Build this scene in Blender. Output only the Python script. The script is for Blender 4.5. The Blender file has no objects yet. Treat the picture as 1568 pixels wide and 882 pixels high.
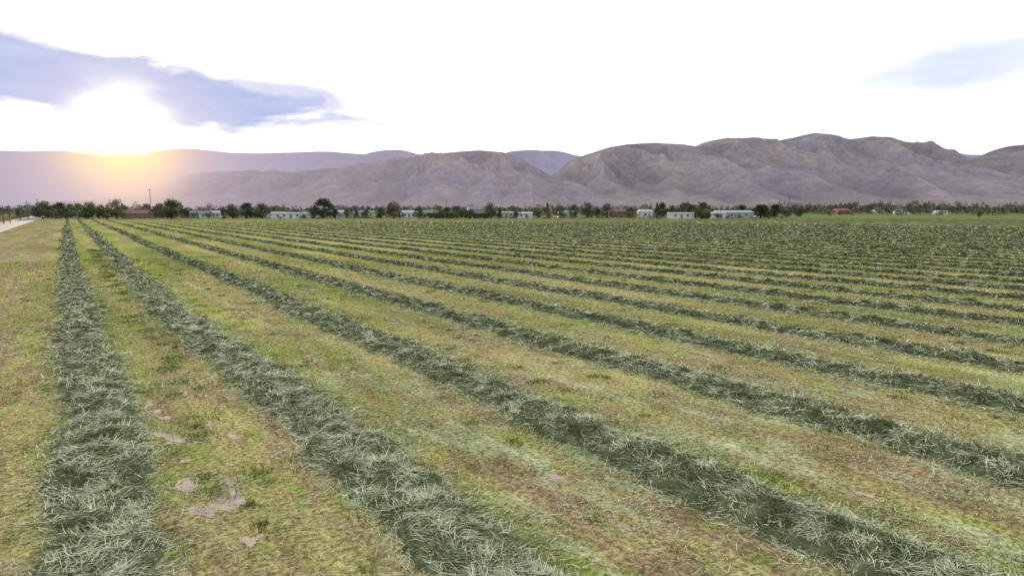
import bpy, math, numpy as np
from mathutils import Vector, Matrix
rng = np.random.default_rng(7)
sc = bpy.context.scene
sc.view_settings.view_transform = 'Standard'
sc.view_settings.look = 'None'
sc.view_settings.exposure = 0

# ---------------------------------------------------------------- camera
F = 1060.0; CX = 784.0; CY = 441.0; HC = 5.0
PITCH = math.atan((CY - 320) / F)
cp, sp = math.cos(PITCH), math.sin(PITCH)
cam_d = bpy.data.cameras.new("camera"); cam = bpy.data.objects.new("camera", cam_d)
sc.collection.objects.link(cam)
cam_d.sensor_width = 36; cam_d.lens = 36 * F / 1568
cam_d.clip_start = 0.1; cam_d.clip_end = 40000
cam.location = (0, 0, HC); cam.rotation_euler = (math.pi / 2 - PITCH, 0, 0)
sc.camera = cam

def ray(u, v):
    a = (u - CX) / F; b = (CY - v) / F
    return np.array([a, cp + b * sp, -sp + b * cp])
def at_depth(u, v, D):
    r = ray(u, v); k = D / r[1]
    return r[0] * k, D, HC + r[2] * k
def gx(u, D):
    return at_depth(u, 322, D)[0]

TH = math.atan((CX - 103) / F * cp)
CT, ST = math.cos(TH), math.sin(TH)
K = HC * CT
def st2xy(s, t): return s * CT - t * ST, s * ST + t * CT

sun_r = ray(188, 212); sun_r = sun_r / np.linalg.norm(sun_r)
SUN_EL = math.asin(sun_r[2]); SUN_AZ = math.atan2(sun_r[0], sun_r[1])

# ---------------------------------------------------------------- noise
_perm = np.random.default_rng(3).permutation(4096)
_grad = np.random.default_rng(4).uniform(0, 2 * np.pi, 4096)
def perlin(x, y):
    xi = np.floor(x).astype(np.int64); yi = np.floor(y).astype(np.int64)
    xf = x - xi; yf = y - yi
    def g(ix, iy, dx, dy):
        h = _grad[_perm[(_perm[ix & 4095] + iy) & 4095]]
        return np.cos(h) * dx + np.sin(h) * dy
    u = xf * xf * xf * (xf * (xf * 6 - 15) + 10); v = yf * yf * yf * (yf * (yf * 6 - 15) + 10)
    a = g(xi, yi, xf, yf); b = g(xi + 1, yi, xf - 1, yf)
    c = g(xi, yi + 1, xf, yf - 1); d = g(xi + 1, yi + 1, xf - 1, yf - 1)
    return ((a + (b - a) * u) * (1 - v) + (c + (d - c) * u) * v) * 1.5
def fbm(x, y, o=4, ridged=False):
    r = np.zeros(np.broadcast(x, y).shape); amp = 1; tot = 0
    for i in range(o):
        n = perlin(x * 2 ** i + 17.3 * i, y * 2 ** i + 9.1 * i)
        if ridged: n = 1 - 2 * np.abs(n)
        r += n * amp; tot += amp; amp *= 0.5
    return r / tot

# ---------------------------------------------------------------- mesh helpers
def tri_mesh(name, V, T, col=None, smooth=False, mat=None, link=True):
    V = np.asarray(V, dtype=np.float32); T = np.asarray(T, dtype=np.int32)
    me = bpy.data.meshes.new(name)
    me.vertices.add(len(V)); me.vertices.foreach_set("co", V.ravel())
    me.loops.add(T.size); me.loops.foreach_set("vertex_index", T.ravel())
    me.polygons.add(len(T)); me.polygons.foreach_set("loop_start", np.arange(0, T.size, 3, dtype=np.int32))
    me.update(calc_edges=True)
    if col is not None:
        a = me.color_attributes.new("Col", 'FLOAT_COLOR', 'POINT')
        c = np.ones((len(V), 4), dtype=np.float32); c[:, :3] = col
        a.data.foreach_set("color", c.ravel())
    if smooth: me.polygons.foreach_set("use_smooth", np.ones(len(T), dtype=bool))
    if mat: me.materials.append(mat)
    if not link: return me
    ob = bpy.data.objects.new(name, me); sc.collection.objects.link(ob)
    return ob
def grid_tris(nu, nv):
    i = np.arange(nu - 1)[:, None] * nv + np.arange(nv - 1)[None, :]
    a = i.ravel(); b = a + 1; c = a + nv; d = c + 1
    return np.concatenate([np.stack([a, c, b], 1), np.stack([b, c, d], 1)])
def ribbons(P, ang, pit, L, W, bend, tilt):
    n = len(P)
    d = np.stack([np.cos(ang) * np.cos(pit), np.sin(ang) * np.cos(pit), np.sin(pit)], 1)
    p2 = pit - bend
    d2 = np.stack([np.cos(ang) * np.cos(p2), np.sin(ang) * np.cos(p2), np.sin(p2)], 1)
    side = np.stack([-np.sin(ang) * np.cos(tilt), np.cos(ang) * np.cos(tilt), np.sin(tilt)], 1) * (W / 2)[:, None]
    m = P + d * (L * 0.5)[:, None]; e = m + d2 * (L * 0.5)[:, None]
    V = np.stack([P - side, P + side, m - side * 0.8, m + side * 0.8, e], 1).reshape(-1, 3)
    b = np.arange(n)[:, None] * 5
    T = np.concatenate([b + np.array([0, 1, 2]), b + np.array([1, 3, 2]), b + np.array([2, 3, 4])])
    return V, T

# ---------------------------------------------------------------- material helpers
def new_mat(name):
    m = bpy.data.materials.new(name); m.use_nodes = True
    nt = m.node_tree; nt.nodes.clear()
    return m, nt
class NB:
    def __init__(s, nt): s.nt = nt
    def n(s, typ, **kw):
        nd = s.nt.nodes.new(typ)
        for k, v in kw.items(): setattr(nd, k, v)
        return nd
    def link(s, a, b): s.nt.links.new(a, b)
    def setin(s, sock, v):
        if isinstance(v, bpy.types.NodeSocket): s.link(v, sock)
        else: sock.default_value = v
    def math(s, op, a, b=0.0, c=0.0, clamp=False):
        nd = s.n('ShaderNodeMath', operation=op); nd.use_clamp = clamp
        s.setin(nd.inputs[0], a); s.setin(nd.inputs[1], b)
        if len(nd.inputs) > 2: s.setin(nd.inputs[2], c)
        return nd.outputs[0]
    def mix(s, f, a, b, blend='MIX'):
        nd = s.n('ShaderNodeMix', data_type='RGBA', blend_type=blend)
        s.setin(nd.inputs[0], f)
        s.setin(nd.inputs[6], a if isinstance(a, bpy.types.NodeSocket) else (*a, 1))
        s.setin(nd.inputs[7], b if isinstance(b, bpy.types.NodeSocket) else (*b, 1))
        return nd.outputs[2]
    def noise(s, vec, scale, detail=4, rough=0.55, dist=0.0):
        nd = s.n('ShaderNodeTexNoise'); s.link(vec, nd.inputs['Vector'])
        nd.inputs['Scale'].default_value = scale; nd.inputs['Detail'].default_value = detail
        nd.inputs['Roughness'].default_value = rough; nd.inputs['Distortion'].default_value = dist
        return nd.outputs[0]
    def ss(s, v, lo, hi, a=0.0, b=1.0):
        nd = s.n('ShaderNodeMapRange', interpolation_type='SMOOTHSTEP')
        s.setin(nd.inputs[0], v)
        for i, x in enumerate((lo, hi, a, b)): nd.inputs[i + 1].default_value = x
        return nd.outputs[0]
    def scale(s, vec, sx, sy, sz=1.0, rot=0.0, loc=(0, 0, 0)):
        nd = s.n('ShaderNodeMapping'); s.link(vec, nd.inputs[0])
        nd.inputs['Scale'].default_value = (sx, sy, sz); nd.inputs['Rotation'].default_value = (0, 0, rot)
        nd.inputs['Location'].default_value = loc
        return nd.outputs[0]
    def vscale(s, col, f):
        nd = s.n('ShaderNodeVectorMath', operation='SCALE')
        s.link(col, nd.inputs[0]); s.setin(nd.inputs[3], f); return nd.outputs[0]

# field colour group (shared by soil sheet and stubble)
def field_group(name, full):
    fg = bpy.data.node_groups.new(name, 'ShaderNodeTree')
    fg.interface.new_socket("Color", in_out='OUTPUT', socket_type='NodeSocketColor')
    B = NB(fg)
    go = fg.nodes.new('NodeGroupOutput')
    pos = B.n('ShaderNodeNewGeometry').outputs['Position']
    stv = B.scale(pos, 1, 1, 0.0, rot=-TH)
    sep = B.n('ShaderNodeSeparateXYZ'); B.link(stv, sep.inputs[0]); S_, T_ = sep.outputs[0], sep.outputs[1]
    sepw = B.n('ShaderNodeSeparateXYZ'); B.link(pos, sepw.inputs[0]); X_, Y_ = sepw.outputs[0], sepw.outputs[1]
    str1 = B.scale(stv, 1, 0.22); str2 = B.scale(stv, 1, 0.5)
    nB = B.noise(str1, 0.50, 3, 0.65)
    nC = B.noise(str2, 1.7, 3, 0.7)
    nE = B.noise(str2, 0.8, 3, 0.7)
    nA = B.noise(str1, 0.16, 2, 0.6)
    straw = (0.46, 0.40, 0.175); green = (0.25, 0.285, 0.08); brown = (0.35, 0.26, 0.155); lime = (0.28, 0.36, 0.075)
    near = B.ss(Y_, 8, 50, 1.0, 0.0)
    gmask = B.ss(B.math('ADD', nA, B.math('MULTIPLY', B.math('SUBTRACT', nC, 0.5), 0.8)), 0.40, 0.64)
    c = B.mix(gmask, straw, green)
    bm_ = B.ss(B.math('ADD', nB, B.math('MULTIPLY', near, 0.07)), 0.49, 0.64)
    c = B.mix(B.math('MULTIPLY', bm_, B.math('ADD', 0.25, B.math('MULTIPLY', near, 0.6))), c, brown)
    ph = B.math('MULTIPLY', B.math('SUBTRACT', S_, 0.25), 2 * math.pi / (1.17 * K))
    cosw = B.math('COSINE', ph)
    strip = B.math('MULTIPLY', B.ss(cosw, -0.2, 0.9), B.ss(nE, 0.38, 0.56))
    c = B.mix(B.math('MULTIPLY', strip, 0.75), c, lime)
    c = B.mix(B.math('MULTIPLY', B.ss(nE, 0.55, 0.65), 0.65), c, lime)
    left = B.math('MULTIPLY', B.ss(S_, -1.5, -3.2), B.ss(nB, 0.33, 0.55))
    c = B.mix(B.math('MULTIPLY', left, 0.65), c, (0.37, 0.265, 0.19))
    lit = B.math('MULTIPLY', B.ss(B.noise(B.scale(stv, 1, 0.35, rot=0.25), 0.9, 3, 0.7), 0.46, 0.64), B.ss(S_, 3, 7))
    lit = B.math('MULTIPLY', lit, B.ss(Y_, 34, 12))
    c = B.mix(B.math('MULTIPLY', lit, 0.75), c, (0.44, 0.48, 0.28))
    c = B.vscale(c, B.ss(nC, 0.3, 0.7, 0.66, 1.20))
    if full:
        nD = B.noise(stv, 9.0, 4, 0.8)
        c = B.vscale(c, B.ss(nD, 0.34, 0.66, 0.35, 1.38))
        nF = B.noise(B.scale(stv, 1, 0.12), 0.35, 4, 0.65)
        c = B.vscale(c, B.ss(nF, 0.35, 0.65, 0.82, 1.14))
        farm = B.ss(Y_, 352, 356)
        nG = B.noise(B.scale(pos, 0.25, 1.0), 0.012, 4, 0.6)
        nG2 = B.noise(B.scale(pos, 0.15, 1.0), 0.004, 4, 0.6)
        out = B.mix(B.ss(nG, 0.4, 0.6), (0.20, 0.17, 0.10), (0.14, 0.16, 0.07))
        out = B.mix(B.ss(Y_, 900, 2200), out, B.mix(B.ss(nG2, 0.4, 0.6), (0.21, 0.18, 0.17), (0.16, 0.15, 0.14)))
        crop = B.math('MULTIPLY', B.ss(X_, 110, 150), B.ss(Y_, 640, 600))
        out = B.mix(crop, out, B.mix(B.ss(nG, 0.4, 0.6), (0.12, 0.17, 0.06), (0.17, 0.22, 0.085)))
        c = B.mix(farm, c, out)
    B.link(c, go.inputs[0])
    return fg
fgF = field_group("field_colour", True); fgS = field_group("stubble_colour", False)
m_ground, nt = new_mat("stubble_ground"); B = NB(nt)
g = B.n('ShaderNodeGroup'); g.node_tree = fgF
geo = B.n('ShaderNodeNewGeometry').outputs['Position']
bsdf = B.n('ShaderNodeBsdfDiffuse')
B.link(g.outputs[0], bsdf.inputs[0])
bp = B.n('ShaderNodeBump'); bp.inputs['Strength'].default_value = 0.6; bp.inputs['Distance'].default_value = 0.05
B.link(B.noise(geo, 8.0, 4, 0.8), bp.inputs['Height']); B.link(bp.outputs[0], bsdf.inputs['Normal'])
B.link(bsdf.outputs[0], B.n('ShaderNodeOutputMaterial').inputs[0])

def blade_mat(name, group=False):
    m, nt = new_mat(name); B = NB(nt)
    at = B.n('ShaderNodeAttribute', attribute_name="Col").outputs['Color']
    c = at
    if group:
        g = B.n('ShaderNodeGroup'); g.node_tree = fgS
        c = B.mix(1.0, g.outputs[0], at, 'MULTIPLY')
    d = B.n('ShaderNodeBsdfDiffuse'); B.link(c, d.inputs[0])
    B.link(d.outputs[0], B.n('ShaderNodeOutputMaterial').inputs[0])
    return m
m_stub = blade_mat("stubble", True); m_hay = blade_mat("cut_hay"); m_leaf = blade_mat("foliage")

def plain(name, col, rough=0.8, noise=0.15, nscale=1.5, metal=0.0):
    m, nt = new_mat(name); B = NB(nt)
    p = B.n('ShaderNodeBsdfPrincipled'); p.inputs['Roughness'].default_value = rough; p.inputs['Metallic'].default_value = metal
    geo = B.n('ShaderNodeNewGeometry').outputs['Position']
    n = B.noise(geo, nscale, 3, 0.65)
    base = B.mix(1.0, col, (1, 1, 1), 'MULTIPLY')
    B.link(B.vscale(base, B.ss(n, 0.25, 0.75, 1 - noise, 1 + noise)), p.inputs['Base Color'])
    B.link(p.outputs[0], B.n('ShaderNodeOutputMaterial').inputs[0])
    return m

# ---------------------------------------------------------------- ground
xs = np.concatenate([-np.geomspace(16000, 20, 40), np.linspace(-15, 15, 7), np.geomspace(20, 16000, 40)])
ys = np.concatenate([[-300, -60], np.linspace(-20, 20, 7), np.geomspace(30, 20000, 50)])
XX, YY = np.meshgrid(xs, ys, indexing='ij')
tri_mesh("ground", np.stack([XX.ravel(), YY.ravel(), np.zeros(XX.size)], 1), grid_tris(len(xs), len(ys)), mat=m_ground)

# bare soil patches where the stand of stubble is thin
def bare_val(s, t):
    f = fbm(s * 1.5 + 3.3, t * 0.95 + 8.1, 6) * 1.1
    zone = 0.44 * np.exp(-((s - 0.45 * K) / 0.9) ** 2) * np.clip((28 - t) / 12, 0, 1) + 0.12 * np.exp(-((s - 1.7 * K) / 1.2) ** 2) + 0.20 * np.exp(-((s + 3.0) / .8) ** 2)
    return f + zone - 0.54 - 0.3 * np.clip((t - 30) / 30, 0, 1)
sg = np.arange(-5, 12, 0.05); tg = np.arange(4, 50, 0.07)
SS, TG = np.meshgrid(sg, tg, indexing='ij'); bv = bare_val(SS, TG)
bx, by = st2xy(SS, TG); zz = 0.004 + 0.006 * np.clip(bv * 4, 0, 1) + .006 * perlin(SS * 8, TG * 8) * (bv > .03)
zz = np.maximum(zz, 0.004)
Tg = grid_tris(len(sg), len(tg)); kb = (bv.ravel()[Tg] > 0).all(1); Tg = Tg[kb]
used, inv = np.unique(Tg.ravel(), return_inverse=True)
Vb = np.stack([bx.ravel(), by.ravel(), zz.ravel()], 1)[used]
cb_ = np.array([0.45, 0.355, 0.29]) * (1 + .55 * fbm(SS * 4, TG * 4, 4)).ravel()[used][:, None]
tri_mesh("bare_soil", Vb, inv.reshape(-1, 3), cb_, mat=m_hay)

# ---------------------------------------------------------------- hay windrows
slopes = [0.05, 1.08, 2.26, 3.58, 4.78, 5.97, 7.12] + [7.12 + 1.17 * k for k in range(1, 75)]
def center(i, t):
    s = slopes[i] * K + 0.30 * perlin(t / 14.0 + i * 7.7, np.full_like(t, i * 3.3)) + 0.12 * perlin(t / 3.0 + i * 5.1, np.full_like(t, i * 1.7 + .5))
    if i == 0: s = s - 0.5 * np.clip((t - 35) / 60, 0, 1)
    if i == 1: s = s - 0.55 * np.clip((t - 18) / 25, 0, 1)
    return s
def height(i, t, q, d):
    fr = np.clip((d - 40) / 80, 0, 1)
    lump = 0.70 + 0.95 * fbm(t / 0.9 + i * 11, q * 0.9 + i, 3) + (0.45 + .4 * fr) * perlin(t / 4.0 + 31 * i, np.zeros_like(t) + i * .37)
    base = np.clip(1 - q * q, 0, 1) ** 0.75
    hh = 0.22 - 0.095 * fr - 0.045 * np.clip((d - 110) / 120, 0, 1)
    return hh * base * np.clip(lump, 0.10, 1.9) + 0.06 * base * fbm(t * 2.2 + i, q * 3.0, 3)
def halfw(i, t, d):
    return (0.80 + 0.22 * perlin(t / 1.3 + i * 3, np.zeros_like(t) + i) + 0.18 * perlin(t / 4.5 + i * 3, np.zeros_like(t) + i + 9) + 0.16 * perlin(t / 0.4 + i * 3, np.zeros_like(t) + i + 4)) * (1 - .28 * np.clip((d - 25) / 60, 0, 1))
PAL = np.array([[0.61, 0.63, 0.46], [0.40, 0.435, 0.27], [0.235, 0.275, 0.15], [0.085, 0.105, 0.05], [0.50, 0.45, 0.28]])
for i in range(len(slopes)):
    s0 = slopes[i] * K
    t0 = max(0.2194 * s0, (3.5 - s0 * ST) / CT); t1 = (349 - s0 * ST) / CT
    if t1 <= t0 + 5: continue
    ts = [t0]
    while ts[-1] < t1:
        x, y = st2xy(s0, ts[-1]); d = math.hypot(x, y)
        ts.append(ts[-1] + max(0.09, d * 0.005))
    ts = np.array(ts); nq = 15 if i < 6 else 7
    q = np.linspace(-1, 1, nq); TT, Q = np.meshgrid(ts, q, indexing='ij')
    xc, yc = st2xy(s0, TT); dd = np.hypot(xc, yc)
    hw = halfw(i, TT, dd); Cn = center(i, TT)
    ss = Cn + Q * hw; Z = height(i, TT, Q, dd) + np.where(np.abs(Q) > 0.999, -0.02, 0.01)
    Z = Z - 0.08 * np.clip(perlin(TT / 2.2 + i * 13.7, TT * 0 + i) - .25, 0, 1) * np.clip((dd - 25) / 40, 0, 1) * 2
    x, y = st2xy(ss, TT)
    V = np.stack([x.ravel(), y.ravel(), Z.ravel()], 1)
    far = np.clip((dd.ravel() - 40) / 80, 0, 1)
    cn = fbm(TT * 2.5 + i, ss * 4.0, 3).ravel() * (1 - far) + far * 1.2 * fbm(TT / 1.8 + i * 9.1, ss * 0 + i * .7, 4).ravel()
    cA = np.array([0.06, 0.075, 0.04]); cB = np.array([0.21, 0.235, 0.13])
    cF = np.array([0.215, 0.235, 0.115])
    top = cB * (1 - far[:, None]) + cF * far[:, None]
    mixv = np.clip(0.05 * far + 1.2 * cn + 0.28, 0, 1)[:, None]
    col = cA * (1 - mixv) + top * mixv
    T = grid_tris(len(ts), nq)
    Vs, Ts, Cs = [V], [T], [col]
    dmax = 280 if i < 45 else 0
    if dmax:
        tc = 0.5 * (ts[1:] + ts[:-1]); dt = np.diff(ts); xx, yy = st2xy(center(i, tc), tc); d = np.hypot(xx, yy)
        w = 0.0035 + 0.00065 * d; Lm = 0.17 + 0.0018 * d
        cov = 2.6 * np.clip((dmax - d) / 220, 0, 1)
        cnt = cov * 1.7 * dt / (w * Lm); N = int(cnt.sum())
        if N > 0:
            idx = rng.choice(len(tc), N, p=cnt / cnt.sum())
            t = tc[idx] + (rng.random(N) - 0.5) * dt[idx]
            d = d[idx]
            qq = np.clip(rng.normal(0, 0.60, N), -1.8, 1.8)
            hwv = halfw(i, t, d); s = center(i, t) + qq * hwv
            z = np.clip(height(i, t, np.clip(qq, -1, 1), d), 0, 1) + rng.random(N) ** 2 * 0.05 - 0.012
            xx, yy = st2xy(s, t)
            flow = perlin(s * 1.1 + 50, t * 0.8 + i * 9) * 3.0 + TH + .5
            ang = flow + rng.normal(0, 0.6, N) + (rng.random(N) < 0.5) * np.pi
            pit = rng.normal(0.08, 0.22, N)
            L = (0.17 + 0.0018 * d) * rng.uniform(0.4, 1.8, N); W = (0.0035 + 0.00065 * d) * rng.uniform(0.6, 1.5, N)
            P = np.stack([xx, yy, np.maximum(z, 0.01)], 1)
            v5, t5 = ribbons(P, ang, pit, L, W, rng.normal(0.2, 0.35, N), rng.normal(0, 0.5, N))
            v5[:, 2] = np.maximum(v5[:, 2], 0.006)
            cl = fbm(t * 1.5 + i * 3, s * 2.1, 4)
            r = rng.random(N) - cl * 1.6 + 0.24 * np.clip((d - 25) / 50, 0, 1) - (.12 if i < 2 else 0) + .04
            ci = np.select([r < 0.26, r < 0.50, r < 0.72], [0, 1, 2], 3)
            ci = np.where(rng.random(N) < .05, 4, ci)
            cc = PAL[ci] * rng.uniform(0.7, 1.2, N)[:, None]
            Ts.append(t5 + len(V)); Vs.append(v5); Cs.append(np.repeat(cc, 5, 0))
    tri_mesh("hay_windrow", np.concatenate(Vs), np.concatenate(Ts), np.concatenate(Cs), mat=m_hay)

# ---------------------------------------------------------------- stubble blades
def scatter(N, d0, d1, amin=-0.78, amax=0.78):
    d = rng.uniform(d0, d1, N); a = rng.uniform(amin, amax, N)
    return d * np.sin(a), d * np.cos(a), d
N = 480000
x, y, d = scatter(N, 6.5, 80)
s_ = x * CT + y * ST; t_ = -x * ST + y * CT
keep = (fbm(x * 1.5, y * 1.5, 4) + rng.normal(0, 0.16, N) > -0.08) & (bare_val(s_, t_) + rng.normal(0, .10, N) < 0.03)
x, y, d = x[keep], y[keep], d[keep]; N = len(x)
hn = 0.7 + 0.9 * fbm(x * .9 + 9, y * .9, 4)
v, t = ribbons(np.stack([x, y, np.zeros(N) - 0.005], 1), rng.uniform(0, 2 * np.pi, N), rng.uniform(0.4, 1.4, N), (0.045 + 0.0007 * d) * rng.uniform(0.5, 2.0, N) * np.clip(hn, .3, 1.7),
               (0.005 + 0.0007 * d) * rng.uniform(.6, 1.4, N), rng.normal(0.3, 0.4, N), rng.normal(0, .3, N))
cc = (rng.uniform(0.5, 1.55, N) * (1 + .5 * (rng.random(N) < .12)))[:, None] * (np.array([1.02, 1.0, 0.96]) + rng.normal(0, 0.07, (N, 3)))
tri_mesh("stubble_grass", v, t, np.repeat(cc, 5, 0), mat=m_stub)

# loose hay litter
N = 190000
x, y, d = scatter(N, 6.5, 60)
s = x * CT + y * ST; tt = -x * ST + y * CT
pat = fbm(s * 0.8 + 5, tt * 0.3, 4)
keep = (pat + rng.normal(0, .13, N) + np.clip(s, 0, 12) * 0.02) > 0.20
x, y, d = x[keep], y[keep], d[keep]; N = len(x)
v, t = ribbons(np.stack([x, y, rng.uniform(0.02, 0.06, N)], 1), rng.normal(TH + 0.3, 0.8, N), rng.normal(0, .12, N), rng.uniform(.06, .26, N),
               (0.003 + 0.0006 * d) * rng.uniform(.6, 1.3, N), rng.normal(0.1, .2, N), rng.normal(0, .5, N))
v[:, 2] = np.maximum(v[:, 2], 0.008)
cc = np.array([0.56, 0.57, 0.38]) * rng.uniform(.5, 1.15, N)[:, None]
tri_mesh("loose_hay", v, t, np.repeat(cc, 5, 0), mat=m_hay)

# weeds: low clumps along the wheel line between the first two windrows
cx, cy, ch, cr = [], [], [], []
for k in range(420):
    t_ = rng.uniform(7, 100); s_ = 0.58 * K + rng.normal(0, .25) + 0.2 * math.sin(t_ * .3)
    if perlin(np.array([t_ * .35]), np.array([2.2]))[0] < -.15: continue
    xx, yy = st2xy(s_, t_); cx.append(xx); cy.append(yy); ch.append(rng.uniform(.04, .14)); cr.append(rng.uniform(.06, .26))
for k in range(700):
    d_ = rng.uniform(8, 80); a_ = rng.uniform(-.75, .75)
    cx.append(d_ * math.sin(a_)); cy.append(d_ * math.cos(a_)); ch.append(rng.uniform(.05, .12)); cr.append(rng.uniform(.06, .32))
cx, cy, ch, cr = map(np.array, (cx, cy, ch, cr)); n = 60
x = np.repeat(cx, n); y = np.repeat(cy, n); r_ = np.repeat(cr, n); x = x + rng.normal(0, 1, len(x)) * r_; y = y + rng.normal(0, 1, len(y)) * r_
hh = np.repeat(ch, n) * rng.uniform(.5, 1.4, len(x)); N = len(x); d = np.hypot(x, y)
v, t = ribbons(np.stack([x, y, np.zeros(N)], 1), rng.uniform(0, 6.28, N), rng.uniform(.3, 1.3, N), hh, (0.008 + .0007 * d) * rng.uniform(.6, 1.5, N), rng.normal(.4, .4, N), rng.normal(0, .3, N))
cc = np.array([0.205, 0.26, 0.08]) * (np.repeat(rng.uniform(.6, 1.4, len(cx)), n) * rng.uniform(.5, 1.5, N))[:, None]
tri_mesh("field_weeds", v, t, np.repeat(cc, 5, 0), mat=m_leaf)

# ---------------------------------------------------------------- road at left
def strip(name, s0, s1, t0, t1, z, mat, n=60):
    t = np.linspace(t0, t1, n); x0, y0 = st2xy(np.full(n, s0), t); x1, y1 = st2xy(np.full(n, s1), t)
    V = np.stack([np.stack([x0, x1], 1), np.stack([y0, y1], 1), np.full((n, 2), z)], 2).reshape(-1, 3)
    return tri_mesh(name, V, grid_tris(n, 2)[:, ::-1], mat=mat)
m_asph = plain("asphalt", (0.17, 0.16, 0.17), 0.9, 0.2, 0.6)
m_gravel = plain("gravel_shoulder", (0.30, 0.26, 0.22), 1.0, 0.25, 1.2)
m_paint = plain("road_paint", (0.6, 0.6, 0.58), 0.7, 0.1)
road = bpy.data.objects.new("road", None); sc.collection.objects.link(road)
for nm, a, b, z, m in (("shoulder", -20.6, -12.4, 0.006, m_gravel), ("pavement", -19.8, -13.4, 0.03, m_asph), ("edge_line_1", -13.75, -13.6, 0.034, m_paint), ("edge_line_2", -19.6, -19.45, 0.034, m_paint)):
    o = strip(nm, a, b, -10, 700, z, m); o.parent = road

# ---------------------------------------------------------------- boxes / buildings
def box_arr(x0, x1, y0, y1, z0, z1):
    V = [(x, y, z) for x in (x0, x1) for y in (y0, y1) for z in (z0, z1)]
    q = [(0, 1, 3, 2), (4, 6, 7, 5), (0, 4, 5, 1), (2, 3, 7, 6), (0, 2, 6, 4), (1, 5, 7, 3)]
    return V, q
def boxes(name, lst, mat, parent=None):
    V, Q = [], []
    for b in lst:
        v, q = box_arr(*b); k = len(V); V += v; Q += [tuple(i + k for i in f) for f in q]
    me = bpy.data.meshes.new(name); me.from_pydata(V, [], Q); me.materials.append(mat); me.update()
    o = bpy.data.objects.new(name, me); sc.collection.objects.link(o)
    if parent: o.parent = parent
    return o
WALLS = {k: plain("wall_" + k, c, .8, .08, .8) for k, c in dict(white=(.50, .50, .53), cream=(.36, .33, .29), grey=(.24, .25, .28), brown=(.15, .10, .08), red=(.20, .06, .05), blue=(.30, .34, .39)).items()}
ROOFS = {k: plain("roof_" + k, c, .7, .15, 1.2) for k, c in dict(white=(.5, .5, .52), grey=(.17, .17, .19), brown=(.14, .08, .065), red=(.20, .09, .08), metal=(.36, .38, .43)).items()}
m_glass = plain("window_glass", (0.04, 0.05, 0.06), 0.15, .1)
m_trim = plain("white_trim", (0.45, 0.45, 0.44), .6, .05)
m_door = plain("door_paint", (0.14, 0.09, 0.07), .6, .1)
def house(name, u, Y, w, dp, h, rh, wall, roof, rot=0.0, nwin=4):
    e = bpy.data.objects.new(name, None); sc.collection.objects.link(e)
    boxes("walls", [(-w / 2, w / 2, -dp / 2, dp / 2, -0.1, h)], WALLS[wall], e)
    o = 0.35; a, b = w / 2 + o, dp / 2 + o; z = h + 0.01; th = 0.12
    V = [(-a, -b, z), (a, -b, z), (a, b, z), (-a, b, z), (-a, -b, z + th), (a, -b, z + th), (a, b, z + th), (-a, b, z + th), (-a + .2, 0, z + rh), (a - .2, 0, z + rh)]
    Fc = [(0, 3, 2, 1), (0, 1, 5, 4), (1, 2, 6, 5), (2, 3, 7, 6), (3, 0, 4, 7), (4, 5, 9, 8), (6, 7, 8, 9), (5, 6, 9), (7, 4, 8)]
    me = bpy.data.meshes.new("roof"); me.from_pydata(V, [], Fc); me.materials.append(ROOFS[roof])
    r = bpy.data.objects.new("roof", me); sc.collection.objects.link(r); r.parent = e
    wins, trims = [], []
    sp_ = w / (nwin + 1); zb = h * 0.42; zt = min(h * 0.78, zb + 1.0)
    for side in (-1, 1):
        for k in range(nwin):
            xk = -w / 2 + sp_ * (k + 1)
            if side < 0 and k == nwin // 2: continue
            ww = min(1.1, sp_ * .5) / 2
            y_ = side * dp / 2
            trims.append((xk - ww - .08, xk + ww + .08, min(y_, y_ + side * .03), max(y_, y_ + side * .03), zb - .08, zt + .08))
            wins.append((xk - ww, xk + ww, min(y_ + side * .032, y_ + side * .05), max(y_ + side * .032, y_ + side * .05), zb, zt))
    boxes("window_frames", trims, m_trim, e); boxes("windows", wins, m_glass, e)
    xk = -w / 2 + sp_ * (nwin // 2 + 1)
    boxes("door", [(xk - .48, xk + .48, -dp / 2 - .05, -dp / 2 - .001, 0.15, 2.2)], m_door, e)
    boxes("chimney", [(w * .2 - .25, w * .2 + .25, .4, .9, h + .2, h + rh + .5)], WALLS['brown'], e)
    e.location = (gx(u, Y), Y, 0); e.rotation_euler = (0, 0, rot)
    return e
house("farmhouse", 210, 356, 12, 8, 2.5, 1.9, 'brown', 'brown', .1, 4)
house("barn", 196, 410, 10, 8, 3.4, 1.9, 'brown', 'red', -.2, 2)
house("white_house", 306, 385, 11, 7, 2.6, 1.3, 'white', 'grey', .1, 3)
house("white_house", 330, 410, 8, 6, 2.6, 1.3, 'cream', 'metal', .0, 3)
house("mobile_home", 447, 360, 20, 5, 2.6, .6, 'white', 'metal', .03, 5)
house("mobile_home", 424, 400, 10, 5, 2.6, .7, 'cream', 'metal', .1, 3)
house("ranch_house", 560, 430, 14, 8, 2.6, 1.5, 'cream', 'grey', -.1, 4)
house("white_house", 626, 400, 9, 7, 2.7, 1.5, 'white', 'metal', .2, 3)
house("barn", 737, 425, 16, 9, 4.4, 2.2, 'grey', 'grey', .1, 3)
house("mobile_home", 803, 375, 8.5, 5, 2.6, .7, 'white', 'white', -.1, 2)
house("mobile_home", 775, 430, 12, 5, 2.6, .7, 'blue', 'metal', .1, 3)
house("ranch_house", 872, 410, 12, 8, 2.6, 1.5, 'cream', 'grey', .1, 3)
house("ranch_house", 948, 405, 12, 8, 3.2, 1.8, 'brown', 'brown', .0, 3)
house("white_house", 988, 400, 7, 7, 3.2, 1.5, 'white', 'metal', .2, 2)
house("mobile_home", 1042, 354, 12.5, 5, 2.8, .4, 'white', 'white', .02, 3)
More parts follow.
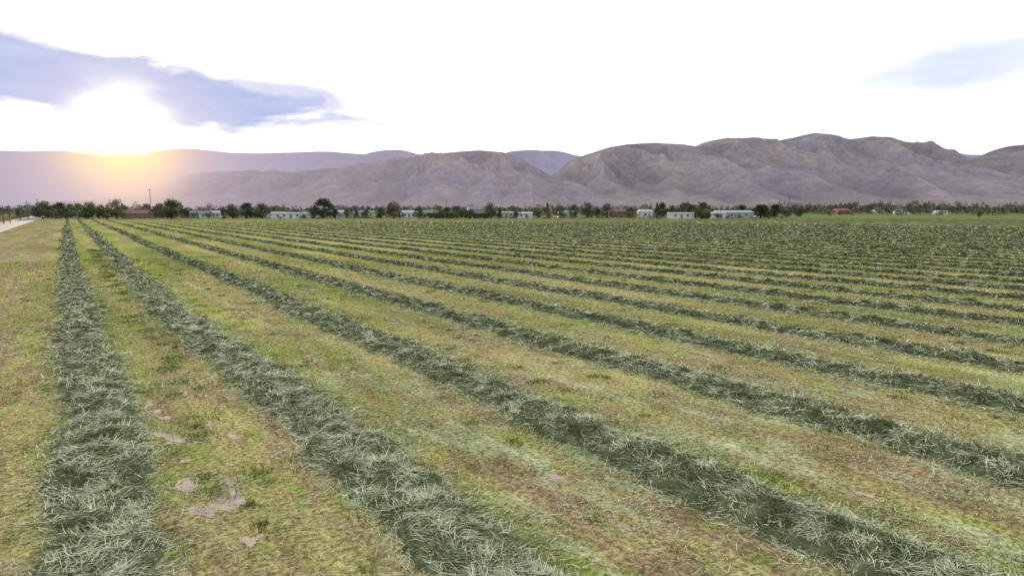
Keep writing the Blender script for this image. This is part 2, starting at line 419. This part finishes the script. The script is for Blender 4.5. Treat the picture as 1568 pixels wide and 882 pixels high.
house("long_shed", 1122, 385, 20, 9, 3.0, 1.1, 'blue', 'metal', .05, 4)
house("mobile_home", 1100, 374, 7, 5, 2.5, .6, 'white', 'metal', -.1, 2)
house("barn", 1288, 630, 12, 9, 3.2, 2.1, 'red', 'red', .2, 3)
house("barn", 1262, 650, 9, 8, 3.2, 1.8, 'brown', 'brown', .1, 3)
house("white_house", 1380, 650, 11, 8, 3.0, 1.7, 'white', 'grey', .0, 3)
house("mobile_home", 1440, 630, 11, 5, 2.8, .8, 'white', 'metal', .1, 3)
house("white_house", 1345, 700, 10, 8, 3.0, 1.7, 'cream', 'metal', .0, 3)
house("white_house", 660, 400, 10, 7, 2.7, 1.6, 'cream', 'grey', .0, 3)
house("white_house", 515, 400, 10, 7, 2.7, 1.6, 'cream', 'metal', .0, 3)
house("white_house", 118, 420, 10, 7, 2.7, 1.6, 'cream', 'grey', .3, 3)

def car(u, Y, col, rot):
    e = bpy.data.objects.new("parked_car", None); sc.collection.objects.link(e)
    m = plain("car_paint", col, .35, .03)
    prof = [(-2.2, .35), (-2.2, .85), (-1.5, .98), (-.9, 1.45), (.6, 1.45), (1.25, .98), (2.15, .85), (2.2, .35)]
    V = [(x, -.85 * (0.86 if z > 1.2 else 1), z) for x, z in prof] + [(x, .85 * (0.86 if z > 1.2 else 1), z) for x, z in prof]; n = len(prof)
    Fc = [tuple(range(n)), tuple(range(2 * n - 1, n - 1, -1))] + [(i, i + n, (i + 1) % n + n, (i + 1) % n) for i in range(n)]
    me = bpy.data.meshes.new("body"); me.from_pydata(V, [], Fc); me.materials.append(m)
    o = bpy.data.objects.new("body", me); sc.collection.objects.link(o); o.parent = e
    boxes("side_windows", [(-1.0, .75, -.84, -.80, 1.0, 1.35), (-1.0, .75, .80, .84, 1.0, 1.35)], m_glass, e)
    for k, (x, y) in enumerate(((-1.35, -.8), (1.35, -.8), (-1.35, .8), (1.35, .8))):
        me = bpy.data.meshes.new("wheel"); c_ = 12
        V = [(x + .33 * math.cos(j / c_ * 6.283), y + yy, .33 + .33 * math.sin(j / c_ * 6.283)) for yy in (-.1, .1) for j in range(c_)]
        me.from_pydata(V, [], [tuple(range(c_)), tuple(range(2 * c_ - 1, c_ - 1, -1))] + [(j, (j + 1) % c_, (j + 1) % c_ + c_, j + c_) for j in range(c_)])
        me.materials.append(m_glass); w = bpy.data.objects.new("wheel_%d" % (k + 1), me); sc.collection.objects.link(w); w.parent = e
    e.location = (gx(u, Y), Y, 0); e.rotation_euler = (0, 0, rot)
car(482, 358, (.5, .5, .52), .1); car(845, 374, (.45, .45, .47), .0); car(860, 378, (.2, .05, .04), .3); car(1078, 364, (.08, .1, .14), .2); car(335, 360, (.4, .4, .4), -.2); car(1160, 374, (.45, .45, .47), .1)

# utility poles
m_wood = plain("weathered_wood", (0.10, 0.075, 0.06), .9, .2)
def pole(u, Y, h):
    e = bpy.data.objects.new("utility_pole", None); sc.collection.objects.link(e)
    n = 8; V = [(r * math.cos(j / n * 6.283), r * math.sin(j / n * 6.283), z) for r, z in ((.2, -.3), (.13, h)) for j in range(n)]
    me = bpy.data.meshes.new("shaft"); me.from_pydata(V, [], [(j, (j + 1) % n, (j + 1) % n + n, j + n) for j in range(n)] + [tuple(range(n, 2 * n))]); me.materials.append(m_wood)
    o = bpy.data.objects.new("shaft", me); sc.collection.objects.link(o); o.parent = e
    boxes("crossarm", [(-1.2, 1.2, -.22, -.13, h - .8, h - .65)], m_wood, e)
    boxes("insulators", [(x - .05, x + .05, -.22, -.13, h - .648, h - .45) for x in (-1.1, -.5, .5, 1.1)], m_trim, e)
    e.location = (gx(u, Y), Y, 0); e.rotation_euler = (0, 0, .2)
pole(42, 320, 8.5); pole(231, 420, 17); pole(1208, 390, 11.5); pole(1410, 560, 12); pole(818, 600, 15); pole(14, 250, 6.5); pole(4, 230, 6); pole(30, 290, 7); pole(58, 420, 11); pole(683, 520, 11)

# fence along the road
lst = []
for k in range(110):
    x, y = st2xy(-23, 60 + k * 5.0); lst.append((x - .07, x + .07, y - .07, y + .07, -.1, 1.3))
fence = bpy.data.objects.new("roadside_fence", None); sc.collection.objects.link(fence)
boxes("posts", lst, m_wood, fence)
for z in (.4, .8, 1.2):
    t = np.array([60, 605.]); x, y = st2xy(np.full(2, -23.0), t)
    V = [(x[0], y[0], z), (x[1], y[1], z), (x[1], y[1], z + .05), (x[0], y[0], z + .05)]
    me = bpy.data.meshes.new("rail"); me.from_pydata(V, [], [(0, 1, 2, 3)]); me.materials.append(m_wood)
    o = bpy.data.objects.new("rail", me); sc.collection.objects.link(o); o.parent = fence

# ---------------------------------------------------------------- trees
def leaves(C, R, n, size, colr):
    k = len(C); idx = np.repeat(np.arange(k), n); N = len(idx)
    dr = rng.normal(0, 1, (N, 3)); dr /= np.linalg.norm(dr, axis=1)[:, None]
    rad = rng.uniform(0.25, 1.12, N) ** 0.6
    P = C[idx] + dr * R[idx] * rad[:, None]
    a = rng.normal(0, 1, (N, 3)); a /= np.linalg.norm(a, axis=1)[:, None]
    b = np.cross(a, rng.normal(0, 1, (N, 3))); b /= np.linalg.norm(b, axis=1)[:, None] + 1e-6
    sz = size * rng.uniform(.5, 1.3, N)[:, None]
    V = np.stack([P - a * sz, P + b * sz * .6, P + a * sz, P - b * sz * .6], 1).reshape(-1, 3)
    q = np.arange(N)[:, None] * 4
    T = np.concatenate([q + [0, 1, 2], q + [0, 2, 3]])
    col = colr[idx] * rng.uniform(.65, 1.35, N)[:, None]
    return V, T, np.repeat(col, 4, 0)
def limb(p0, p1, r0, r1, n=6):
    p0, p1 = np.array(p0, float), np.array(p1, float); d = p1 - p0; d /= np.linalg.norm(d)
    a = np.cross(d, [0.3, 1, 0.1]); a /= np.linalg.norm(a); b = np.cross(d, a)
    an = np.arange(n) / n * 2 * np.pi
    ring = np.cos(an)[:, None] * a + np.sin(an)[:, None] * b
    V = np.concatenate([p0 + ring * r0, p1 + ring * r1]); j = np.arange(n); j2 = (j + 1) % n
    return V, np.concatenate([np.stack([j, j2, j + n], 1), np.stack([j2, j2 + n, j + n], 1)])
GRS = dict(dark=(.05, .065, .04), mid=(.09, .11, .055), light=(.17, .19, .09), grey=(.13, .14, .10), tan=(.17, .15, .11))
def tree_mesh(kind, tone, h=8.0, w=7.0):
    base = np.array(GRS[tone]); Vs, Ts, Cs = [], [], []; off = 0
    def add(V, T, C):
        nonlocal off
        Vs.append(V); Ts.append(T + off); Cs.append(C); off += len(V)
    bark = np.array([.07, .055, .045])
    if kind == 'round':
        V, T = limb((0, 0, -.2), (0.1, 0, h * .45), h * .035, h * .022); add(V, T, np.tile(bark, (len(V), 1)))
        k = int(rng.integers(22, 30)); C = []; R = []
        for j in range(k):
            f = rng.uniform(0, 1); z = h * (.14 + .74 * f); rr = w * .5 * math.sqrt(max(.12, 1 - (2 * (f - .40)) ** 2)) * rng.uniform(.2, .8)
            a = rng.uniform(0, 6.283); C.append((rr * math.cos(a), rr * math.sin(a), z)); r0 = w * rng.uniform(.13, .23); R.append((r0, r0, r0 * .8))
        C, R = np.array(C), np.array(R)
        for j in range(5):
            V, T = limb((0, 0, h * (.2 + .05 * j)), C[j] + np.array([0, 0, h * .1]), h * .018, h * .006); add(V, T, np.tile(bark, (len(V), 1)))
        cl = base * rng.uniform(.6, 1.6, k)[:, None]
        add(*leaves(C, R, 95, h * .03, cl))
    elif kind == 'conifer':
        V, T = limb((0, 0, -.2), (0, 0, h * .9), h * .025, h * .006); add(V, T, np.tile(bark, (len(V), 1)))
        C, R = [], []
        for j in range(26):
            f = j / 25; z = h * (.1 + .86 * f); rr = w * .5 * (1 - f) ** .8 * rng.uniform(.3, .8); a = rng.uniform(0, 6.283)
            C.append((rr * math.cos(a), rr * math.sin(a), z)); r0 = w * (.24 * (1 - f) + .05); R.append((r0, r0, r0 * .6))
        add(*leaves(np.array(C), np.array(R), 45, h * .03, base * rng.uniform(.6, 1.4, 26)[:, None]))
    else:
        C, R = [], []
        for j in range(12):
            a = rng.uniform(0, 6.283); rr = w * .5 * rng.uniform(0, .8); z = h * rng.uniform(.2, .72)
            C.append((rr * math.cos(a), rr * math.sin(a), z)); R.append((w * .2, w * .2, h * .26))
        for j in range(4):
            V, T = limb((0, 0, -.1), C[j], h * .03, h * .01); add(V, T, np.tile(bark, (len(V), 1)))
        add(*leaves(np.array(C), np.array(R), 60, h * .05, base * rng.uniform(.6, 1.4, 12)[:, None]))
    return tri_mesh("tree_" + kind, np.concatenate(Vs), np.concatenate(Ts), np.concatenate(Cs), mat=m_leaf, link=False)
lib = {}
for tone in GRS:
    lib[('round', tone)] = [tree_mesh('round', tone) for _ in range(4)]
    lib[('conifer', tone)] = [tree_mesh('conifer', tone, 8, 4.5) for _ in range(2)]
    lib[('bush', tone)] = [tree_mesh('bush', tone, 4, 5) for _ in range(2)]
def tree(u, Y, hpx, wpx, kind='round', tone='mid'):
    hpx *= 1.12; wpx *= 1.12
    h = hpx * Y / F; w = wpx * Y / F
    me = lib[(kind, tone)][int(rng.integers(0, len(lib[(kind, tone)])))]
    bh, bw = dict(round=(8, 7), conifer=(8, 4.5), bush=(4, 5))[kind]
    nm = dict(round="deciduous_tree", conifer="conifer_tree", bush="bush")[kind]
    o = bpy.data.objects.new(nm, me); sc.collection.objects.link(o)
    o.location = (gx(u, Y), Y, 0); o.rotation_euler = (0, 0, rng.uniform(0, 6.28)); o.scale = (w / bw, w / bw, h / bh)
for a in [(58, 390, 24, 24), (72, 380, 26, 26), (92, 375, 22, 24, 'round', 'dark'), (108, 400, 20, 22, 'round', 'grey'), (134, 345, 26, 32), (150, 350, 20, 22, 'bush', 'mid'), (120, 360, 22, 22, 'round', 'light'), (66, 350, 15, 22, 'bush', 'mid'), (84, 352, 16, 20, 'bush', 'grey'), (100, 350, 12, 20, 'bush', 'mid'),
          (178, 350, 27, 30, 'round', 'light'), (190, 370, 18, 18, 'round', 'grey'), (163, 350, 14, 20, 'bush', 'mid'), (262, 348, 28, 40), (238, 370, 14, 16, 'bush', 'mid'), (285, 380, 12, 16, 'bush', 'dark'), (245, 400, 20, 22, 'round', 'grey'), (225, 400, 20, 20, 'round', 'tan'),
          (342, 350, 17, 14, 'bush', 'dark'), (356, 370, 22, 24), (378, 360, 22, 26, 'round', 'dark'), (401, 360, 22, 28), (376, 348, 10, 10, 'bush', 'dark'), (495, 356, 28, 36, 'round', 'dark'), (480, 352, 14, 16, 'bush', 'dark'),
          (513, 360, 14, 14, 'round', 'dark'), (530, 360, 14, 12, 'round', 'grey'), (545, 370, 13, 12, 'conifer', 'mid'), (560, 372, 13, 14, 'round', 'mid'), (583, 365, 16, 18, 'round', 'mid'), (603, 360, 24, 28, 'round', 'grey'),
          (612, 365, 16, 14, 'conifer', 'dark'), (641, 380, 16, 16, 'round', 'mid'), (672, 370, 18, 20, 'round', 'light'), (685, 372, 17, 18, 'round', 'mid'), (752, 372, 24, 22, 'round', 'mid'), (765, 360, 14, 12, 'conifer', 'dark'),
          (790, 365, 12, 14, 'bush', 'dark'), (838, 352, 22, 14, 'conifer', 'mid'), (825, 370, 13, 14, 'round', 'grey'), (858, 390, 16, 18, 'round', 'mid'), (880, 380, 20, 16, 'round', 'mid'), (900, 380, 22, 22, 'round', 'mid'),
          (915, 372, 15, 14, 'bush', 'dark'), (930, 390, 20, 24, 'round', 'grey'), (965, 380, 15, 18, 'round', 'mid'), (1006, 356, 22, 15, 'conifer', 'mid'), (1014, 372, 22, 16, 'round', 'dark'), (1028, 390, 18, 18, 'round', 'mid'), (1075, 352, 23, 36, 'round', 'mid'), (1060, 372, 20, 22, 'round', 'dark'),
          (1050, 400, 22, 30, 'round', 'mid'), (1165, 360, 20, 32, 'round', 'dark'), (1187, 365, 20, 20, 'round', 'dark'), (1178, 352, 10, 12, 'bush', 'mid'), (1135, 420, 18, 24), (1205, 430, 14, 18, 'round', 'grey'), (1225, 440, 12, 16, 'round', 'mid'),
          (1500, 430, 8, 8, 'bush', 'mid'), (30, 430, 14, 18, 'round', 'grey'), (700, 420, 16, 20, 'round', 'mid'), (720, 400, 12, 16, 'bush', 'dark'), (296, 368, 9, 14, 'bush', 'grey'), (320, 372, 9, 12, 'bush', 'mid'), (425, 360, 9, 12, 'bush', 'mid'), (463, 358, 8, 12, 'bush', 'grey'), (1100, 366, 8, 12, 'bush', 'mid')]:
    tree(*a)
def mass(name, n_cl, ufun, yfun, hfun, rfun, tone, nl=60, ls=.5):
    C, R, cl = [], [], []
    for j in range(n_cl):
        Y = yfun(); u = ufun(); h = hfun(u); r = rfun()
        for m_ in range(3):
            f = rng.uniform(.2, .85); rr = r * (1.1 - .6 * f)
            C.append((gx(u, Y) + rng.normal(0, r * .5), Y + rng.normal(0, r * .4), h * f)); R.append((rr * .7, rr * .7, h * .2)); cl.append(np.array(GRS[tone[int(rng.integers(0, len(tone)))]]) * rng.uniform(.7, 1.4))
    V, T, Cc = leaves(np.array(C), np.array(R), nl // 2, ls, np.array(cl)); V[:, 2] = np.maximum(V[:, 2], 0.0)
    tri_mesh(name, V, T, Cc, mat=m_leaf)
mass("hedge", 90, lambda: rng.uniform(650, 752), lambda: rng.uniform(352, 357), lambda u: 3.0, lambda: rng.uniform(.8, 1.5), ['mid', 'dark'], 60, .3)
mass("shrub_row", 150, lambda: rng.uniform(230, 1200), lambda: rng.uniform(352, 380), lambda u: rng.uniform(.8, 2.6), lambda: rng.uniform(.8, 2.2), ['mid', 'dark', 'grey', 'light'], 44, .22)
mass("distant_trees", 190, lambda: rng.uniform(40, 1230), lambda: rng.uniform(425, 470), lambda u: rng.uniform(4, 8.5), lambda: rng.uniform(2.2, 4.2), ['mid', 'dark', 'grey', 'mid'], 130, .28)
mass("distant_trees", 640, lambda: rng.uniform(-150, 1750), lambda: rng.uniform(460, 900), lambda u: rng.uniform(4, 10), lambda: rng.uniform(2.0, 5.0), ['dark', 'mid', 'grey', 'tan'], 64, .5)
mass("distant_trees", 90, lambda: rng.uniform(-60, 420), lambda: rng.uniform(400, 560), lambda u: rng.uniform(5, 10), lambda: rng.uniform(2.0, 5.0), ['mid', 'grey', 'tan'], 80, .4)
mass("distant_trees", 380, lambda: rng.uniform(1180, 1800), lambda: rng.uniform(660, 950), lambda u: rng.uniform(6, 14), lambda: rng.uniform(3.0, 7.0), ['dark', 'mid', 'dark', 'tan'], 100, .6)
mass("distant_trees", 300, lambda: rng.uniform(-300, 1900), lambda: rng.uniform(1000, 2200), lambda u: rng.uniform(5, 13), lambda: rng.uniform(4.0, 14.0), ['dark', 'grey', 'tan'], 50, 1.3)

# ---------------------------------------------------------------- mountains
def mountain_mat(name, haze, hz_col, tint):
    m, nt = new_mat(name); B = NB(nt)
    geo = B.n('ShaderNodeNewGeometry'); p = geo.outputs['Position']
    at = B.n('ShaderNodeAttribute', attribute_name="Col").outputs['Fac']
    n1 = B.noise(p, 0.0016, 4, 0.65); n2 = B.noise(p, 0.014, 5, 0.75); n3 = B.noise(B.scale(p, 1, 1, 4), 0.004, 4, 0.6)
    tt = np.array(tint)
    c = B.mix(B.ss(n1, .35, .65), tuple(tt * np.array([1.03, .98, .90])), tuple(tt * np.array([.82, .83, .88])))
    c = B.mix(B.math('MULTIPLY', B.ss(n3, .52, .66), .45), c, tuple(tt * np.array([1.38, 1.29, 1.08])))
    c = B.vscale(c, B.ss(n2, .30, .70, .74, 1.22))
    c = B.vscale(c, at)  # painted relief shading from the vertex colour
    sz = B.n('ShaderNodeSeparateXYZ'); B.link(p, sz.inputs[0])
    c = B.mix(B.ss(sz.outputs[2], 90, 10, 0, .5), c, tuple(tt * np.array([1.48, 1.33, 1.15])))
    d = B.n('ShaderNodeBsdfDiffuse'); B.link(c, d.inputs[0])
    bp = B.n('ShaderNodeBump'); bp.inputs['Strength'].default_value = .5; bp.inputs['Distance'].default_value = 30
    B.link(B.noise(p, .008, 5, .65), bp.inputs['Height']); B.link(bp.outputs[0], d.inputs['Normal'])
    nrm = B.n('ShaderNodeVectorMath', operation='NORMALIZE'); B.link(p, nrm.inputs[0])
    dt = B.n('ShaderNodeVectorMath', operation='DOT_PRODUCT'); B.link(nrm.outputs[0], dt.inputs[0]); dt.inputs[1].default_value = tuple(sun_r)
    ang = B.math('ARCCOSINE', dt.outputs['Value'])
    g1 = B.math('POWER', 2.718, B.math('MULTIPLY', B.math('POWER', B.math('DIVIDE', ang, .062), 2.0), -1.0))  # sun glow painted on the slopes, fading with angle from the sun
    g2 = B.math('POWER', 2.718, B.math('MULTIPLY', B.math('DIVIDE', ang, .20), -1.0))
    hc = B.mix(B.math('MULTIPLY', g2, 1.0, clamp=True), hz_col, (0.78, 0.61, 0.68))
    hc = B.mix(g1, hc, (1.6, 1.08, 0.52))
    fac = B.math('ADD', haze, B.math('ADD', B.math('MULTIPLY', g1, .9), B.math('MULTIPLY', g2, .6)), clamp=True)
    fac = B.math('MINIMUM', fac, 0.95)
    em = B.n('ShaderNodeEmission'); B.link(hc, em.inputs[0]); ms = B.n('ShaderNodeMixShader')  # haze and sun glow painted on the mountains as emission
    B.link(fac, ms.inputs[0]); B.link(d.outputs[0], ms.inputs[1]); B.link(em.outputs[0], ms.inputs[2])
    B.link(ms.outputs[0], B.n('ShaderNodeOutputMaterial').inputs[0])
    return m
def mountain(name, prof, D, depth, mat, amp=.35, seed=0, nx=700, nw=170, p=1.7, foot=0.10, rn=.02):
    PX = np.array([at_depth(a, b, D)[0] for a, b in prof]); PZ = np.array([at_depth(a, b, D)[2] for a, b in prof])
    X = np.linspace(PX[0], PX[-1], nx)
    H = np.interp(X, PX, PZ); kz = 7; H = np.convolve(np.pad(H, kz, mode='edge'), np.ones(kz) / kz, 'same')[kz:-kz]
    H = H * (1 + rn * fbm(X / 420 + seed, X * 0 + seed, 4)); H = np.maximum(H, -3)
    w = np.concatenate([np.linspace(0, 1, nw), 1 + np.linspace(.02, .6, 20)])
    XX, W = np.meshgrid(X, w, indexing='ij'); HH = H[:, None]
    s = np.clip(W, 0, 1); back = np.clip(W - 1, 0, 1)
    Yw = D - depth + W * depth
    wx = XX + 260 * fbm(XX / 800 + seed, Yw / 900, 3)
    wy = Yw + 260 * fbm(XX / 700 + seed + 7, Yw / 700, 3)
    rid = fbm(wx / 560 + seed * 3.1, wy / 2000 + seed, 5, ridged=True)
    rid2 = fbm(wx / 170 + wy / 900 + seed, wy / 800 + 4, 3, ridged=True)
    shape = foot * s + (1 - foot) * (s ** p)
    env = np.clip(s * 1.15, 0, 1) ** 1.0 * np.clip((1 - s) * 4.5, 0, 1)
    HA = np.minimum(HH, 320)
    Z = HH * shape + amp * HA * env * (rid - .35) * 1.9 + .10 * HA * env * rid2
    cap = HH * (0.6 + .37 * s)
    Z = np.where((s < .995) & (Z > cap), cap + (Z - cap) * .3, Z)
    Z = Z - back * HH * 1.1 - 2.0 * (s < 1e-6)
    V = np.stack([XX.ravel(), Yw.ravel(), Z.ravel()], 1)
    k = np.clip(1.0 + .72 * (rid - .35) + .34 * (rid2 - .3), .5, 1.5)  # relief shading painted into vertex colour: gullies darker, crests lighter
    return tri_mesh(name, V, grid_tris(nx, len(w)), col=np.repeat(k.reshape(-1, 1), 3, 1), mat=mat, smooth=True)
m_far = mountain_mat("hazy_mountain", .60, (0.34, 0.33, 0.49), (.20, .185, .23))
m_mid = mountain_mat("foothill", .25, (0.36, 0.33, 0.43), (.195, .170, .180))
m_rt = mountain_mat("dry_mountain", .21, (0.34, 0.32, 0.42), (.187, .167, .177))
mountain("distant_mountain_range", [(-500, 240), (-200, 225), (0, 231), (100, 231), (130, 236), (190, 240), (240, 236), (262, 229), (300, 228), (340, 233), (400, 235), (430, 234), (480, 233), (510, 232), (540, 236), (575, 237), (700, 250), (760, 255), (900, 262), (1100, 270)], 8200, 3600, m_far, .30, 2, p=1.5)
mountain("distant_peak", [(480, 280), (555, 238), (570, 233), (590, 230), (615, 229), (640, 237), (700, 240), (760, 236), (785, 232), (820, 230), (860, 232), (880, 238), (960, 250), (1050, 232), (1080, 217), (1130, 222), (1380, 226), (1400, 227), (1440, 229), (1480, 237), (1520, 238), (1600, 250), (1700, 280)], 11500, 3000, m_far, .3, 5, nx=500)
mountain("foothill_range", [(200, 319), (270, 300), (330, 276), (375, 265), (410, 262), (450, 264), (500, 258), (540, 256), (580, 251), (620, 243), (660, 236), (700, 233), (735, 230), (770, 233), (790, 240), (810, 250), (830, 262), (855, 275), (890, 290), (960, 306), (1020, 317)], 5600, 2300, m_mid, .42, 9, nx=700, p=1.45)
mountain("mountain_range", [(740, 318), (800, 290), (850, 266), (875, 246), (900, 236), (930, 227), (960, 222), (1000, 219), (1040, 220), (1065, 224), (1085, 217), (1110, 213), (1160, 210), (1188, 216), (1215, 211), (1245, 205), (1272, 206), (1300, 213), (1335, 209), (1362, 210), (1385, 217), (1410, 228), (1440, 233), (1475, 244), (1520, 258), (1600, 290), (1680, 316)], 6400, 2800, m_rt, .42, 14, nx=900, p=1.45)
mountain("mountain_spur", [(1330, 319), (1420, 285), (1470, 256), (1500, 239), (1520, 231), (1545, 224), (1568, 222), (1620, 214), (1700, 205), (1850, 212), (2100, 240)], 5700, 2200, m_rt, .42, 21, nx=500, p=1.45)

# ---------------------------------------------------------------- world
w = bpy.data.worlds.new("World"); sc.world = w; w.use_nodes = True
nt = w.node_tree; nt.nodes.clear(); B = NB(nt)
tc = B.n('ShaderNodeTexCoord').outputs['Generated']
sx = B.n('ShaderNodeSeparateXYZ'); B.link(tc, sx.inputs[0])
az = B.math('ARCTAN2', sx.outputs[0], sx.outputs[1]); el = B.math('ARCSINE', sx.outputs[2])
sky = B.n('ShaderNodeTexSky', sky_type='NISHITA'); sky.sun_disc = False; sky.sun_elevation = SUN_EL; sky.sun_rotation = SUN_AZ
cb = B.n('ShaderNodeCombineXYZ'); B.link(B.math('MULTIPLY', az, 5.0), cb.inputs[0]); B.link(B.math('MULTIPLY', el, 17.0), cb.inputs[1])
n1 = B.noise(cb.outputs[0], 1.3, 6, .58, .4)
n2 = B.noise(cb.outputs[0], 1.1, 4, .6)
cb3 = B.n('ShaderNodeCombineXYZ'); B.link(B.math('MULTIPLY', az, 22.0), cb3.inputs[0]); B.link(B.math('MULTIPLY', el, 120.0), cb3.inputs[1])
n3 = B.noise(cb3.outputs[0], 1.0, 5, .65, .3)
def cloud(u, v, hu, hv, slope, amt, soft=.35, nz=1.3, fine=None):
    r = ray(u, v); r /= np.linalg.norm(r); a0 = math.atan2(r[0], r[1]); e0 = math.asin(r[2])
    da = B.math('SUBTRACT', az, a0); de = B.math('SUBTRACT', el, e0)
    de = B.math('ADD', de, B.math('MULTIPLY', da, slope))
    q = B.math('ADD', B.math('POWER', B.math('ABSOLUTE', B.math('DIVIDE', da, hu / F)), 2.0), B.math('POWER', B.math('ABSOLUTE', B.math('DIVIDE', de, hv / F)), 2.0))
    r_ = B.math('SUBTRACT', 1.0, B.math('SQRT', q))
    val = B.math('ADD', r_, B.math('MULTIPLY', B.math('SUBTRACT', fine or n1, .5), nz))
    return B.math('MULTIPLY', B.ss(val, 0.0, soft), amt)
c1 = cloud(60, 114, 470, 60, .09, 1.0, .4, 1.1)
c2 = cloud(580, 134, 75, 9, .0, .45, .9, 2.6, n3)
c3 = cloud(1500, 100, 260, 40, -.05, .55, .8)
c4 = cloud(640, 192, 60, 6, 0, .25, .9, 2.4, n3)
c5 = cloud(400, 148, 165, 32, .06, .85, .5, 1.0)
cl = B.math('MAXIMUM', B.math('MAXIMUM', c1, c2), B.math('MAXIMUM', c3, B.math('MAXIMUM', c4, c5)))
def angle_to(r):
    dt = B.n('ShaderNodeVectorMath', operation='DOT_PRODUCT'); B.link(tc, dt.inputs[0]); dt.inputs[1].default_value = tuple(r)
    return B.math('ARCCOSINE', dt.outputs['Value'])
ang = angle_to(sun_r)
angw = B.math('ADD', ang, B.math('MULTIPLY', B.math('SUBTRACT', n1, .5), .06))
glow = B.math('POWER', 2.718, B.math('MULTIPLY', B.math('POWER', B.math('DIVIDE', B.math('MAXIMUM', angw, 0.0), .047), 2.0), -1.0))
skyc = B.vscale(sky.outputs[0], 0.05)
ad = B.n('ShaderNodeVectorMath', operation='ADD'); ad.inputs[1].default_value = (1.08, 1.08, 1.09); B.link(skyc, ad.inputs[0])
mn = B.n('ShaderNodeVectorMath', operation='MINIMUM'); B.link(ad.outputs[0], mn.inputs[0]); mn.inputs[1].default_value = (2.1, 1.93, 1.75)
cloudc = B.mix(B.ss(n2, .35, .65), (0.39, 0.50, 0.82), (0.55, 0.63, 0.88))
cloudc = B.mix(B.math('MULTIPLY', B.math('POWER', 2.718, B.math('MULTIPLY', B.math('DIVIDE', ang, .09), -1.0)), .9), cloudc, (1.0, .84, .90))
v_ = B.mix(cl, mn.outputs[0], cloudc)
v_ = B.mix(B.ss(glow, 0.0, .95), v_, (3.4, 3.0, 2.2))
halo = B.math('MULTIPLY', B.ss(glow, .0, .35), B.ss(el, .098, .070))
v_ = B.mix(B.math('MULTIPLY', halo, .85), v_, (1.6, 1.12, .70))
bg = B.n('ShaderNodeBackground'); B.link(v_, bg.inputs[0]); bg.inputs[1].default_value = 1.0
B.link(bg.outputs[0], B.n('ShaderNodeOutputWorld').inputs[0])

# ---------------------------------------------------------------- sun
sd = bpy.data.lights.new("sun", 'SUN'); so = bpy.data.objects.new("sun", sd); sc.collection.objects.link(so)
sd.energy = 4.5; sd.angle = math.radians(1.5); sd.color = (1.0, .84, .64)
so.rotation_euler = Vector(tuple(-sun_r)).to_track_quat('-Z', 'Y').to_euler()
so.location = (0, 0, 60)
